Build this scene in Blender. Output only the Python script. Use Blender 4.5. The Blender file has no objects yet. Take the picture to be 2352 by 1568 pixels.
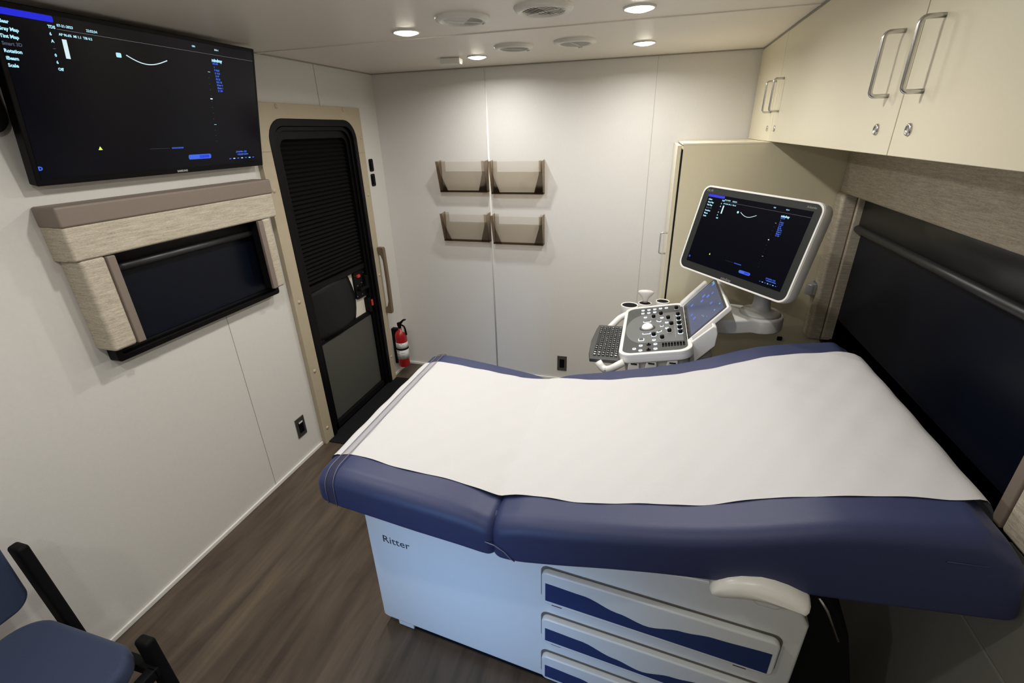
import bpy, bmesh, math, random
from mathutils import Vector, Matrix
C = bpy.context.scene.collection
scn = bpy.context.scene
PI = math.pi

# ------------------------------------------------------------------ camera
def cam_axes(y, p, r):
    cy, sy = math.cos(y), math.sin(y)
    f = Vector((sy*math.cos(p), cy*math.cos(p), -math.sin(p)))
    rt = Vector((cy, -sy, 0)); up = rt.cross(f)
    return math.cos(r)*rt+math.sin(r)*up, -math.sin(r)*rt+math.cos(r)*up, f
rt, up, fw = cam_axes(-.288925970, .423088347, -.0277904506)
cam = bpy.data.objects.new('camera', bpy.data.cameras.new('camera')); C.objects.link(cam)
M = Matrix((( rt.x, up.x, -fw.x, 1.84923873), (rt.y, up.y, -fw.y, -3.13335397), (rt.z, up.z, -fw.z, 1.75948295), (0,0,0,1)))
cam.matrix_world = M
cam.data.sensor_width = 36; cam.data.lens = 36*1068.71597/2352
cam.data.clip_start = .02
scn.camera = cam

# ------------------------------------------------------------------ world, exposure, room lights
w = bpy.data.worlds.new('world'); scn.world = w; w.use_nodes = True
w.node_tree.nodes['Background'].inputs[0].default_value = (.62, .72, 1, 1)
w.node_tree.nodes['Background'].inputs[1].default_value = .10
scn.view_settings.view_transform = 'Standard'; scn.view_settings.look = 'None'
scn.view_settings.gamma = 1; scn.view_settings.exposure = 0.0
H = 2.13
LIGHTS = [(.862,-1.155), (1.754,-1.2), (.89,-.41), (1.752,-.467), (.80,-1.86), (1.754,-1.95), (.87,-2.7), (.87,-3.6), (1.754,-3.6)]  # last two are unseen lamps added behind the camera as warm fill
LAMP_W = 4.9
for lx, ly in LIGHTS:
    ld = bpy.data.lights.new('downlight_lamp', 'AREA'); ld.shape = 'DISK'; ld.size = .06
    ld.energy = LAMP_W; ld.color = (1, .972, .935); ld.spread = math.radians(165)
    lo = bpy.data.objects.new('downlight_lamp', ld); lo.location = (lx, ly, H-.016); C.objects.link(lo)
# blue lamp added low behind the camera to tint the table base
ld = bpy.data.lights.new('rear_blue_light', 'AREA'); ld.shape = 'RECTANGLE'; ld.size = .5; ld.size_y = .5
ld.energy = 2.0; ld.color = (.24, .5, 1); ld.spread = math.radians(45)
lo = bpy.data.objects.new('rear_blue_light', ld); lo.location = (1.0, -3.95, .62)
lo.rotation_euler = (Vector((1.38,-2.1,.30))-Vector(lo.location)).to_track_quat('-Z','Y').to_euler(); C.objects.link(lo)

# ------------------------------------------------------------------ materials
MATS = {}
def mat(name, col, rough=.5, metal=0, noise=0, nscale=40, bump=0, bscale=200, spec=.5, coat=0, emit=None, es=0, stretch=None, sheen=0):
    if name in MATS: return MATS[name]
    m = bpy.data.materials.new(name); m.use_nodes = True; MATS[name] = m
    nt = m.node_tree; b = nt.nodes['Principled BSDF']
    b.inputs['Base Color'].default_value = (*col, 1); b.inputs['Roughness'].default_value = rough
    b.inputs['Metallic'].default_value = metal; b.inputs['Specular IOR Level'].default_value = spec
    b.inputs['Coat Weight'].default_value = coat; b.inputs['Sheen Weight'].default_value = sheen
    if emit: b.inputs['Emission Color'].default_value = (*emit, 1); b.inputs['Emission Strength'].default_value = es
    tc = nt.nodes.new('ShaderNodeTexCoord'); mp = nt.nodes.new('ShaderNodeMapping')
    nt.links.new(tc.outputs['Object'], mp.inputs['Vector'])
    if stretch: mp.inputs['Scale'].default_value = stretch
    if noise:
        n = nt.nodes.new('ShaderNodeTexNoise'); n.inputs['Scale'].default_value = nscale; n.inputs['Detail'].default_value = 5
        mx = nt.nodes.new('ShaderNodeMixRGB')
        mx.inputs[1].default_value = (*[c*(1-noise) for c in col], 1); mx.inputs[2].default_value = (*[min(1, c*(1+noise)) for c in col], 1)
        nt.links.new(mp.outputs[0], n.inputs['Vector']); nt.links.new(n.outputs[0], mx.inputs[0]); nt.links.new(mx.outputs[0], b.inputs['Base Color'])
    if bump:
        n2 = nt.nodes.new('ShaderNodeTexNoise'); n2.inputs['Scale'].default_value = bscale; n2.inputs['Detail'].default_value = 3
        bp = nt.nodes.new('ShaderNodeBump'); bp.inputs['Strength'].default_value = bump; bp.inputs['Distance'].default_value = .002
        nt.links.new(mp.outputs[0], n2.inputs['Vector']); nt.links.new(n2.outputs[0], bp.inputs['Height']); nt.links.new(bp.outputs[0], b.inputs['Normal'])
    return m

WALL = mat('wall_vinyl', (.67,.655,.62), .42, noise=.035, nscale=60, bump=.12, bscale=260, spec=.35)
WALLB = mat('wall_vinyl_back', (.68,.665,.64), .45, noise=.04, nscale=60, bump=.12, bscale=260, spec=.35, stretch=(3,1,.6))
CEIL = mat('ceiling_panel', (.84,.79,.71), .38, noise=.03, nscale=80, bump=.1, bscale=300, spec=.4)
GROOVE = mat('panel_groove', (.33,.31,.28), .7)
WTRIM = mat('white_trim', (.78,.77,.73), .3)
CREAM = mat('cream_laminate', (.73,.68,.52), .33, noise=.02, nscale=120, bump=.04, bscale=300, spec=.45)
TAN = mat('tan_laminate', (.66,.60,.43), .4, noise=.03, nscale=90, bump=.05, bscale=300)
CREAMEDGE = mat('cream_edge', (.78,.72,.55), .35)
CHROME = mat('brushed_nickel', (.62,.61,.60), .22, 1)
DCHROME = mat('dark_steel', (.25,.25,.25), .3, 1)
TAUPE = mat('taupe_vinyl', (.205,.165,.135), .55, noise=.04, nscale=60, bump=.1)
BEIGEP = mat('beige_padded_vinyl', (.44,.375,.265), .5, noise=.05, nscale=30, bump=.12)
BLACK = mat('black_plastic', (.0025,.0025,.003), .42, spec=.16)
BLACKM = mat('black_matte', (.0035,.0035,.004), .7, spec=.15)
PLEAT = mat('black_pleated_fabric', (.005,.005,.005), .8, spec=.12, noise=.2, nscale=90)
DOORGREY = mat('grey_door_panel', (.070,.070,.058), .55, noise=.05)
SHADE = mat('black_shade_film', (.003,.0045,.011), .36, spec=.22)  # blue of reflected light is mixed into the base colour
BROWNP = mat('brown_plastic', (.16,.115,.075), .4)
PATCH = mat('beige_panel', (.72,.68,.58), .5)
RED = mat('red_enamel', (.36,.010,.012), .25, coat=.4)
REDTAB = mat('red_tab', (.55,.04,.03), .4)
LABELW = mat('white_label', (.68,.68,.66), .5)
LABELG = mat('grey_print', (.2,.2,.2), .6)
STEELP = mat('plate_metal', (.20,.19,.18), .32, .85)
NAVY = mat('navy_vinyl', (.027,.036,.098), .48, noise=.05, nscale=30, bump=.12, bscale=350, spec=.45)
NAVYS = mat('navy_seam', (.16,.175,.25), .4)
INLAY = mat('navy_inlay', (.012,.030,.105), .3)
TBLW = mat('table_white_enamel', (.62,.63,.60), .28, spec=.5, noise=.02)
IVORY = mat('ivory_plastic', (.88,.87,.78), .3)
UWHITE = mat('ultrasound_white', (.76,.75,.72), .33, noise=.01)
UGREY = mat('ultrasound_panel_grey', (.055,.057,.057), .45)
UMID = mat('ultrasound_mid_grey', (.135,.14,.137), .45)
ULGREY = mat('ultrasound_light_grey', (.42,.41,.39), .4)
UBEZ = mat('monitor_bezel', (.020,.022,.021), .45, spec=.3)
KEYG = mat('key_dark', (.05,.05,.05), .4)
KEYW = mat('key_legend', (.75,.78,.8), .4, emit=(.8,.9,1), es=.25)
RING = mat('lit_ring', (.6,.65,.7), .3, emit=(.75,.88,1), es=.55)
BALL = mat('trackball_white', (.85,.85,.82), .15, emit=(1,.98,.9), es=.25)
BLUEP = mat('blue_plastic', (.07,.14,.24), .4)
CHAIRBL = mat('chair_navy_fabric', (.017,.030,.075), .75, noise=.25, nscale=300, bump=.4, bscale=400, sheen=.1)
VENTW = mat('vent_white', (.80,.79,.74), .3)
VENTD = mat('vent_shadow', (.12,.105,.085), .6)
MATB = mat('entry_mat_black', (.010,.010,.011), .95, noise=.3, nscale=200, bump=.6, bscale=300, spec=.15)
TXTDK = mat('dark_print', (.03,.035,.05), .5)
BRAND = mat('brand_print_grey', (.45,.45,.45), .5)
LENS = mat('lamp_lens', (1,1,1), .4, emit=(1,.93,.78), es=26)
SCR = mat('screen_glass', (.002,.002,.003), .16, spec=.18, emit=(.05,.06,.4), es=.006)
SCRM = mat('monitor_glass', (.001,.001,.0015), .45, spec=.05, emit=(.05,.08,.4), es=.008)
TSCR = mat('touch_glass', (.010,.011,.014), .15, emit=(.10,.16,.42), es=.30)
GCY = mat('graphics_cyan', (0,0,0), .5, emit=(.45,.85,1), es=1.0)
GWH = mat('graphics_white', (0,0,0), .5, emit=(.75,.95,1), es=.9)
GBL = mat('graphics_blue', (0,0,0), .5, emit=(.012,.02,.85), es=.8)
GBT = mat('graphics_mid_blue', (0,0,0), .5, emit=(.05,.16,.9), es=.8)
GDM = mat('graphics_dim', (0,0,0), .5, emit=(.3,.3,.5), es=.2)
GYL = mat('graphics_yellow', (0,0,0), .5, emit=(.75,1,.15), es=1.0)
GLN = mat('graphics_line', (0,0,0), .5, emit=(.8,.75,.95), es=.3)

def fabric():
    m = bpy.data.materials.new('linen_fabric'); m.use_nodes = True; nt = m.node_tree; b = nt.nodes['Principled BSDF']
    tc = nt.nodes.new('ShaderNodeTexCoord'); L = nt.links
    def nz(sc, v):
        mp = nt.nodes.new('ShaderNodeMapping'); mp.inputs['Scale'].default_value = sc; L.new(tc.outputs['Object'], mp.inputs['Vector'])
        n = nt.nodes.new('ShaderNodeTexNoise'); n.inputs['Scale'].default_value = v; n.inputs['Detail'].default_value = 6; n.inputs['Roughness'].default_value = .75
        L.new(mp.outputs[0], n.inputs['Vector']); return n
    n1 = nz((1,1,14), 16); n2 = nz((1,1,5), 120)
    mx = nt.nodes.new('ShaderNodeMixRGB'); mx.inputs[0].default_value = .5; L.new(n1.outputs[0], mx.inputs[1]); L.new(n2.outputs[0], mx.inputs[2])
    cr = nt.nodes.new('ShaderNodeValToRGB'); cr.color_ramp.elements[0].position = .36; cr.color_ramp.elements[0].color = (.285,.24,.175,1)
    cr.color_ramp.elements[1].position = .64; cr.color_ramp.elements[1].color = (.66,.60,.49,1)
    L.new(mx.outputs[0], cr.inputs[0]); L.new(cr.outputs[0], b.inputs['Base Color']); b.inputs['Roughness'].default_value = .85
    bp = nt.nodes.new('ShaderNodeBump'); bp.inputs['Strength'].default_value = .4; bp.inputs['Distance'].default_value = .002
    L.new(mx.outputs[0], bp.inputs['Height']); L.new(bp.outputs[0], b.inputs['Normal']); return m
LINEN = fabric()

def wood():
    m = bpy.data.materials.new('wood_vinyl_floor'); m.use_nodes = True; nt = m.node_tree; b = nt.nodes['Principled BSDF']; L = nt.links
    tc = nt.nodes.new('ShaderNodeTexCoord')
    mp = nt.nodes.new('ShaderNodeMapping'); mp.inputs['Rotation'].default_value = (0,0,PI/2); L.new(tc.outputs['Object'], mp.inputs['Vector'])
    br = nt.nodes.new('ShaderNodeTexBrick'); br.inputs['Scale'].default_value = 1; br.inputs['Brick Width'].default_value = 1.2; br.inputs['Row Height'].default_value = .18
    br.inputs['Mortar Size'].default_value = .0012; br.inputs['Color1'].default_value = (.25,.25,.25,1); br.inputs['Color2'].default_value = (.75,.75,.75,1); br.inputs['Mortar'].default_value = (.15,.15,.15,1)
    L.new(mp.outputs[0], br.inputs['Vector'])
    mp2 = nt.nodes.new('ShaderNodeMapping'); mp2.inputs['Scale'].default_value = (6,.8,1); L.new(tc.outputs['Object'], mp2.inputs['Vector'])
    n = nt.nodes.new('ShaderNodeTexNoise'); n.inputs['Scale'].default_value = 2.2; n.inputs['Detail'].default_value = 8; n.inputs['Roughness'].default_value = .62; n.inputs['Distortion'].default_value = .6
    L.new(mp2.outputs[0], n.inputs['Vector'])
    mx = nt.nodes.new('ShaderNodeMixRGB'); mx.inputs[0].default_value = .12; L.new(n.outputs[0], mx.inputs[1]); L.new(br.outputs[0], mx.inputs[2])
    cr = nt.nodes.new('ShaderNodeValToRGB'); e = cr.color_ramp.elements
    e[0].position = .33; e[0].color = (.046,.033,.024,1); e[1].position = .72; e[1].color = (.128,.095,.065,1)
    L.new(mx.outputs[0], cr.inputs[0]); L.new(cr.outputs[0], b.inputs['Base Color']); b.inputs['Roughness'].default_value = .42
    b.inputs['Specular IOR Level'].default_value = .4
    bp = nt.nodes.new('ShaderNodeBump'); bp.inputs['Strength'].default_value = .15; bp.inputs['Distance'].default_value = .001
    L.new(n.outputs[0], bp.inputs['Height']); L.new(bp.outputs[0], b.inputs['Normal']); return m
WOOD = wood()

def smoky(nm, tc_, k_):
    m = bpy.data.materials.new(nm); m.use_nodes = True; nt = m.node_tree; L = nt.links
    nt.nodes.remove(nt.nodes['Principled BSDF']); out = nt.nodes['Material Output']
    t = nt.nodes.new('ShaderNodeBsdfTransparent'); t.inputs[0].default_value = (*tc_,1)
    g = nt.nodes.new('ShaderNodeBsdfPrincipled'); g.inputs['Base Color'].default_value = (.13,.10,.075,1); g.inputs['Roughness'].default_value = .12
    fr = nt.nodes.new('ShaderNodeLayerWeight'); fr.inputs[0].default_value = .25
    mt = nt.nodes.new('ShaderNodeMath'); mt.operation = 'MULTIPLY_ADD'; mt.inputs[1].default_value = .25; mt.inputs[2].default_value = k_
    L.new(fr.outputs['Facing'], mt.inputs[0])
    mx = nt.nodes.new('ShaderNodeMixShader'); L.new(mt.outputs[0], mx.inputs[0]); L.new(t.outputs[0], mx.inputs[1]); L.new(g.outputs[0], mx.inputs[2]); L.new(mx.outputs[0], out.inputs['Surface'])
    return m
SMOKY = smoky('smoky_clear_plastic', (.95,.935,.91), .012)
SMOKD = smoky('smoky_folded_plastic', (.80,.755,.70), .035)
STRAP = smoky('clear_vinyl_strap', (.965,.96,.97), .02)
def paperm():
    m = mat('exam_paper', (.555,.55,.55), .8, noise=.02, nscale=200, spec=.2)
    nt = m.node_tree; b = nt.nodes['Principled BSDF']; L = nt.links
    tc = nt.nodes.new('ShaderNodeTexCoord')
    n = nt.nodes.new('ShaderNodeTexNoise'); n.inputs['Scale'].default_value = 9; n.inputs['Detail'].default_value = 6; n.inputs['Distortion'].default_value = 1.2
    L.new(tc.outputs['Object'], n.inputs['Vector'])
    bp = nt.nodes.new('ShaderNodeBump'); bp.inputs['Strength'].default_value = .16; bp.inputs['Distance'].default_value = .01
    L.new(n.outputs[0], bp.inputs['Height']); L.new(bp.outputs[0], b.inputs['Normal'])
    return m
PAPER = paperm()
GREYW = mat('grey_wall_covering', (.20,.195,.17), .7, noise=.06, nscale=50, bump=.1)

# ------------------------------------------------------------------ mesh helpers
def obj(name, bm, m, parent=None, smooth=False, bevel=0, seg=2, sub=0):
    me = bpy.data.meshes.new(name); bmesh.ops.recalc_face_normals(bm, faces=bm.faces[:]); bm.to_mesh(me); bm.free()
    if isinstance(m, (list, tuple)):
        for k in m: me.materials.append(k)
    else: me.materials.append(m)
    if smooth:
        for p in me.polygons: p.use_smooth = True
    o = bpy.data.objects.new(name, me); C.objects.link(o)
    if parent: o.parent = parent
    if bevel:
        md = o.modifiers.new('bevel', 'BEVEL'); md.width = bevel; md.segments = seg; md.limit_method = 'ANGLE'; md.angle_limit = math.radians(40)
        for p in me.polygons: p.use_smooth = True
        md2 = o.modifiers.new('wn', 'WEIGHTED_NORMAL')
    if sub:
        md = o.modifiers.new('sub', 'SUBSURF'); md.levels = sub; md.render_levels = sub
    return o
def bmn(): return bmesh.new()
def box(bm, x0, x1, y0, y1, z0, z1, M=None, mi=0):
    vs = [bm.verts.new((x, y, z)) for x in (x0,x1) for y in (y0,y1) for z in (z0,z1)]
    fs = [(0,1,3,2),(4,6,7,5),(0,4,5,1),(2,3,7,6),(0,2,6,4),(1,5,7,3)]
    for f in fs:
        fc = bm.faces.new([vs[i] for i in f]); fc.material_index = mi
    if M:
        for v in vs: v.co = M @ v.co
    return vs
def prism(bm, pts, d, M=None, mi=0, cap=True):
    """polygon pts in XY extruded from z=0 to z=d (d may be (z0,z1)), then moved by M"""
    z0, z1 = d if isinstance(d, tuple) else (0, d)
    a = [bm.verts.new((p[0], p[1], z0)) for p in pts]; b = [bm.verts.new((p[0], p[1], z1)) for p in pts]
    n = len(pts); fs = []
    for i in range(n): fs.append(bm.faces.new((a[i], a[(i+1)%n], b[(i+1)%n], b[i])))
    if cap: fs.append(bm.faces.new(a[::-1])); fs.append(bm.faces.new(b))
    for f in fs: f.material_index = mi
    if M:
        for v in a+b: v.co = M @ v.co
    return a+b
def rrect(x0, x1, y0, y1, r, n=6):
    out = []
    for cx, cy, a0 in ((x1-r,y1-r,0),(x0+r,y1-r,90),(x0+r,y0+r,180),(x1-r,y0+r,270)):
        for k in range(n+1):
            a = math.radians(a0+90*k/n); out.append((cx+r*math.cos(a), cy+r*math.sin(a)))
    return out
def ringplate(bm, outer, inner, d, M=None, mi=0):
    """frame between two outlines with the same number of points"""
    z0, z1 = d if isinstance(d, tuple) else (0, d)
    n = len(outer); V = []
    for pts, z in ((outer,z0),(outer,z1),(inner,z1),(inner,z0)): V.append([bm.verts.new((p[0],p[1],z)) for p in pts])
    for k in range(4):
        A, B = V[k], V[(k+1)%4]
        for i in range(n):
            f = bm.faces.new((A[i],A[(i+1)%n],B[(i+1)%n],B[i])); f.material_index = mi
    if M:
        for r_ in V:
            for v in r_: v.co = M @ v.co
def cyl(bm, p0, p1, r, n=16, r1=None, mi=0, cap=True):
    p0, p1 = Vector(p0), Vector(p1); d = (p1-p0).normalized(); r1 = r if r1 is None else r1
    a = d.orthogonal().normalized(); b = d.cross(a)
    A = [bm.verts.new(p0+r*(math.cos(t)*a+math.sin(t)*b)) for t in [2*PI*i/n for i in range(n)]]
    B = [bm.verts.new(p1+r1*(math.cos(t)*a+math.sin(t)*b)) for t in [2*PI*i/n for i in range(n)]]
    for i in range(n): f = bm.faces.new((A[i],A[(i+1)%n],B[(i+1)%n],B[i])); f.material_index = mi
    if cap: f = bm.faces.new(A[::-1]); f.material_index = mi; f = bm.faces.new(B); f.material_index = mi
def tube(bm, pts, r, n=12, mi=0, ry=None):
    pts = [Vector(p) for p in pts]; rings = []; prev = None
    for i, p in enumerate(pts):
        t = (pts[min(i+1,len(pts)-1)]-pts[max(i-1,0)]).normalized()
        a = t.orthogonal().normalized() if prev is None else (prev-prev.dot(t)*t).normalized()
        prev = a; b = t.cross(a); rr = r[i] if isinstance(r, (list,tuple)) else r
        rings.append([bm.verts.new(p+rr*math.cos(2*PI*k/n)*a+(rr*math.sin(2*PI*k/n))*b) for k in range(n)])
    for A, B in zip(rings, rings[1:]):
        for k in range(n): f = bm.faces.new((A[k],A[(k+1)%n],B[(k+1)%n],B[k])); f.material_index = mi
    f = bm.faces.new(rings[0][::-1]); f.material_index = mi; f = bm.faces.new(rings[-1]); f.material_index = mi
def fillet(pts, r, n=5):
    """round the corners of a 3-D polyline"""
    pts = [Vector(p) for p in pts]; out = [pts[0]]
    for a, b, c in zip(pts, pts[1:], pts[2:]):
        d0 = (a-b).normalized(); d1 = (c-b).normalized(); p0 = b+d0*r; p1 = b+d1*r
        for k in range(n+1):
            t = k/n; out.append((1-t)**2*p0+2*t*(1-t)*b+t*t*p1)
    return out+[pts[-1]]
def lathe(bm, prof, c=(0,0,0), n=32, M=None, mi=0, cap=True):
    rings = []
    for r, z in prof:
        rings.append([bm.verts.new((c[0]+r*math.cos(2*PI*k/n), c[1]+r*math.sin(2*PI*k/n), c[2]+z)) for k in range(n)])
    for A, B in zip(rings, rings[1:]):
        for k in range(n): f = bm.faces.new((A[k],A[(k+1)%n],B[(k+1)%n],B[k])); f.material_index = mi
    if cap: f = bm.faces.new(rings[0][::-1]); f.material_index = mi; f = bm.faces.new(rings[-1]); f.material_index = mi
    if M:
        for r_ in rings:
            for v in r_: v.co = M @ v.co
def loft(bm, rings, closed=True, caps=True, mi=0):
    V = [[bm.verts.new(p) for p in r] for r in rings]; n = len(V[0])
    for A, B in zip(V, V[1:]):
        for k in range(n if closed else n-1): f = bm.faces.new((A[k],A[(k+1)%n],B[(k+1)%n],B[k])); f.material_index = mi
    if caps and closed: bm.faces.new(V[0][::-1]); bm.faces.new(V[-1])
    return V
def frame(o, right, up_):
    r = Vector(right).normalized(); u = Vector(up_); u = (u-u.dot(r)*r).normalized(); n = r.cross(u)
    return Matrix(((r.x,u.x,n.x,o[0]),(r.y,u.y,n.y,o[1]),(r.z,u.z,n.z,o[2]),(0,0,0,1)))
def text_bm(bm, s, x, y, size, M, mi=0, depth=0.0004, bold=0, stretch=1):
    cu = bpy.data.curves.new('t', 'FONT'); cu.body = s; cu.size = size; cu.extrude = depth/2; cu.resolution_u = 2
    if bold: cu.offset = bold
    to = bpy.data.objects.new('t', cu); C.objects.link(to)
    dg = bpy.context.evaluated_depsgraph_get(); me = bpy.data.meshes.new_from_object(to.evaluated_get(dg))
    bpy.data.objects.remove(to); n0 = len(bm.verts); f0 = len(bm.faces)
    bm.from_mesh(me); bm.verts.ensure_lookup_table(); bm.faces.ensure_lookup_table()
    for v in bm.verts[n0:]: v.co = M @ Vector((x+v.co.x*stretch, y+v.co.y, v.co.z))
    for f in bm.faces[f0:]: f.material_index = mi
    bpy.data.meshes.remove(me); bpy.data.curves.remove(cu)
def thing(name, label, cat, loc=(0,0,0), group=None, rz=0):
    o = bpy.data.objects.new(name, None); o.empty_display_size = .1; C.objects.link(o); o.location = loc; o.rotation_euler = (0,0,rz)
    o['label'] = label; o['category'] = cat
    if group: o['group'] = group
    bpy.context.view_layer.update(); return o
def tag(o, label, cat, group=None):
    o['label'] = label; o['category'] = cat
    if group: o['group'] = group
    return o
def struct(name, bm, m, parent=None, **k):
    o = obj(name, bm, m, parent, **k)
    if parent is None: o['kind'] = 'structure'
    return o
def settle(root):
    """place parts built in world coordinates under their root without moving them"""
    bpy.context.view_layer.update()
    inv = root.matrix_world.inverted()
    for ch in root.children: ch.matrix_parent_inverse = inv

# ------------------------------------------------------------------ room shell
W0 = 2.77; YR = -4.6
DY0, DY1, DZ = -1.07, -.335, 1.845      # door hole
b = bmn(); box(b, -.1, W0+.1, YR-.1, .1, -.06, 0); struct('floor', b, WOOD)
b = bmn(); box(b, -.1, W0+.1, YR-.1, .1, H, H+.06); struct('ceiling', b, CEIL)
b = bmn(); box(b, -.1, 0, YR, DY0, 0, H); box(b, -.1, 0, DY1, .1, 0, H); box(b, -.1, 0, DY0, DY1, DZ, H); struct('wall_left', b, WALL)
b = bmn(); box(b, 0, W0, 0, .1, 0, H); struct('wall_back', b, WALLB)
b = bmn(); box(b, W0, W0+.1, YR, .1, 0, H); struct('wall_right', b, WALL)
b = bmn(); box(b, -.1, W0+.1, YR-.1, YR, 0, H); struct('wall_rear', b, WALL)
b = bmn(); box(b, 0, .010, YR, -1.158, 0, .022); box(b, 0, .010, -.243, 0, 0, .022); struct('baseboard_left', b, WTRIM, bevel=.003)
b = bmn(); box(b, .010, 1.95, -.010, 0, 0, .022); struct('baseboard_back', b, WTRIM, bevel=.003)
# ceiling cover strip, wall panel joints
b = bmn(); box(b, 0, 2.345, -1.012, -.985, H-.004, H+.001); struct('trim_1', b, CEIL, bevel=.0015)
b = bmn(); box(b, -.001, .0015, -.5965, -.5945, 1.92, H); struct('trim_2', b, GROOVE)
b = bmn(); box(b, -.001, .0012, -1.5625, -1.5605, .02, 1.1); struct('trim_3', b, GROOVE)
b = bmn(); cyl(b, (.792,.001,.02), (.792,.001,H), .006, 12); struct('trim_4', b, WTRIM, smooth=True)
b = bmn(); box(b, 1.817, 1.8185, -.0012, .001, .02, H); struct('trim_5', b, GROOVE)
b = bmn(); box(b, 0, 2.345, -.006, 0, H-.006, H); struct('trim_6', b, mat('corner_bead', (.34,.31,.26), .6), bevel=.002)
b = bmn(); box(b, 0, .006, -3.5, 0, H-.006, H); struct('trim_7', b, MATS['corner_bead'], bevel=.002)

# ------------------------------------------------------------------ entry door
door = bpy.data.objects.new('door_1', None); C.objects.link(door); door['kind'] = 'structure'
XZ = lambda x: frame((x,0,0), (0,1,0), (0,0,1))      # local x = world y, local y = world z, local z = +x
b = bmn()
outer = [(-.245,1.92)]*7+[(-1.155,1.92)]*7+[(-1.155,.0)]*7+[(-.262,.0)]*7
inner = rrect(-1.075, -.322, .004, 1.85, .11)
ins = inner[:14]+[(-1.075,.004)]*7+[(-.322,.004)]*7
ringplate(b, outer, ins, (.0,.028), XZ(0)); bmesh.ops.remove_doubles(b, verts=b.verts[:], dist=1e-5)
struct('padded_surround', b, BEIGEP, door, bevel=.009, seg=3)
b = bmn()
for y, z in ((-.98,1.905),(-.42,1.905),(-1.118,1.52),(-1.118,.93),(-1.118,.50),(-1.118,.10),(-.285,1.40),(-.29,.85),(-.272,1.75),(-.29,.2)):
    lathe(b, [(.012,0),(.011,.004),(.005,.007)], (0,0,0), 12, XZ(.026)@Matrix.Translation((y,z,0)))
struct('cover_buttons', b, BEIGEP, door, smooth=True)
b = bmn(); box(b, .0, .0295, -1.15, -1.078, 1.70, 1.702); box(b, 0, .0295, -.32, -.25, 1.66, 1.662); struct('surround_joints', b, mat('beige_seam', (.28,.22,.15), .6), door)
# black frame: two stepped lips
def lip(y0, y1, z1, r, wd, x0, x1, name):
    b = bmn(); o_ = rrect(y0, y1, -.3, z1, r); i_ = rrect(y0+wd, y1-wd, -.3, z1-wd, max(r-wd, .02))
    for L_ in (o_, i_):
        for k in range(14, 28): L_[k] = (L_[k][0], .004)
    ringplate(b, o_, i_, (x0,x1), XZ(0)); return struct(name, b, BLACK, door, smooth=False, bevel=.004)
lip(-1.075,-.322,1.85,.11,.035,-.06,.030,'outer_lip')
lip(-1.040,-.356,1.815,.10,.022,-.06,.016,'middle_lip')
lip(-1.018,-.378+.02,1.793,.085,.040,-.06,.000,'screen_door_frame')
b = bmn(); box(b, -.085, -.06, -1.08, -.31, 0, 1.86); struct('outer_door_skin', b, BLACKM, door)
# pleated shade
b = bmn(); n = 34; rows = []
ptsz = [.965+(1.765-.965)*k/(2*n) for k in range(2*n+1)]
for k, z in enumerate(ptsz):
    x = -.020 if k % 2 else -.034
    rows.append([(x,-.980,z),(x,-.385,z)])
V = [[b.verts.new(p) for p in r_] for r_ in rows]
for A, B_ in zip(V, V[1:]): b.faces.new((A[0],A[1],B_[1],B_[0]))
struct('pleated_shade', b, PLEAT, door)
b = bmn(); box(b, -.045, -.008, -.985, -.38, .93, .966); struct('shade_rail', b, BLACK, door, bevel=.004)
# curved black screen slide
b = bmn(); rr = []
for k in range(13):
    t = k/12; rr.append([(-.03+.022*math.sin(PI*t), -.985+(.385+.062*math.sin(PI*(.15+.85*j/8))+.02*j/8)*t, .60+(.335)*j/8) for j in range(9)])
V = [[b.verts.new(p) for p in r_] for r_ in rr]
for A, B_ in zip(V, V[1:]):
    for j in range(8): b.faces.new((A[j],A[j+1],B_[j+1],B_[j]))
o = struct('screen_slide', b, mat('black_smooth', (.007,.007,.0075), .45, spec=.3), door, smooth=True); o.modifiers.new('s','SOLIDIFY').thickness = .004
b = bmn(); box(b, -.040, -.036, -.66, -.385, .60, .94); struct('inner_panel', b, PATCH, door)
b = bmn(); prism(b, rrect(-.525,-.385,.735,.925,.02), (-.05,-.02), XZ(0)); o = struct('latch_plate', b, BLACK, door, bevel=.003)
b = bmn(); box(b, -.02, -.004, -.50, -.47, .885, .905); struct('lock_tab', b, REDTAB, door, bevel=.003)['label'] = 'red lock tab'
b = bmn(); box(b, -.02, .004, -.50, -.40, .79, .81); box(b, -.02, .0, -.42, -.395, .79, .88); struct('latch_lever', b, BLACKM, door, bevel=.004)
b = bmn(); prism(b, rrect(-.43,-.38,.61,.72,.012), (-.05,.0), XZ(0)); struct('lower_latch', b, BLACK, door, bevel=.003)
b = bmn(); box(b, -.0, .010, -.405,-.388, .655,.70); struct('lower_tab', b, REDTAB, door, bevel=.003)['label'] = 'red lower latch tab'
b = bmn()
for y, z in ((-.51,.90),(-.50,.83),(-.45,.84),(-.41,.90),(-.52,.76),(-.46,.76)): lathe(b, [(.004,0),(.003,.003)], (0,0,0), 8, XZ(-.02)@Matrix.Translation((y,z,0)))
struct('latch_screws', b, CHROME, door)
b = bmn(); box(b, -.05, -.02, -.985, -.375, .585, .615); struct('middle_rail', b, BLACKM, door, bevel=.003)
b = bmn(); box(b, -.045, -.022, -.985, -.375, .045, .588); struct('lower_panel', b, DOORGREY, door, bevel=.003)
b = bmn(); box(b, -.06, .0, -1.03, -.34, 0, .045); struct('door_sill', b, BLACKM, door, bevel=.003)
b = bmn(); box(b, -.05, .004, -.345,-.335, .09, .11); struct('sill_screw', b, CHROME, door)

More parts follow.
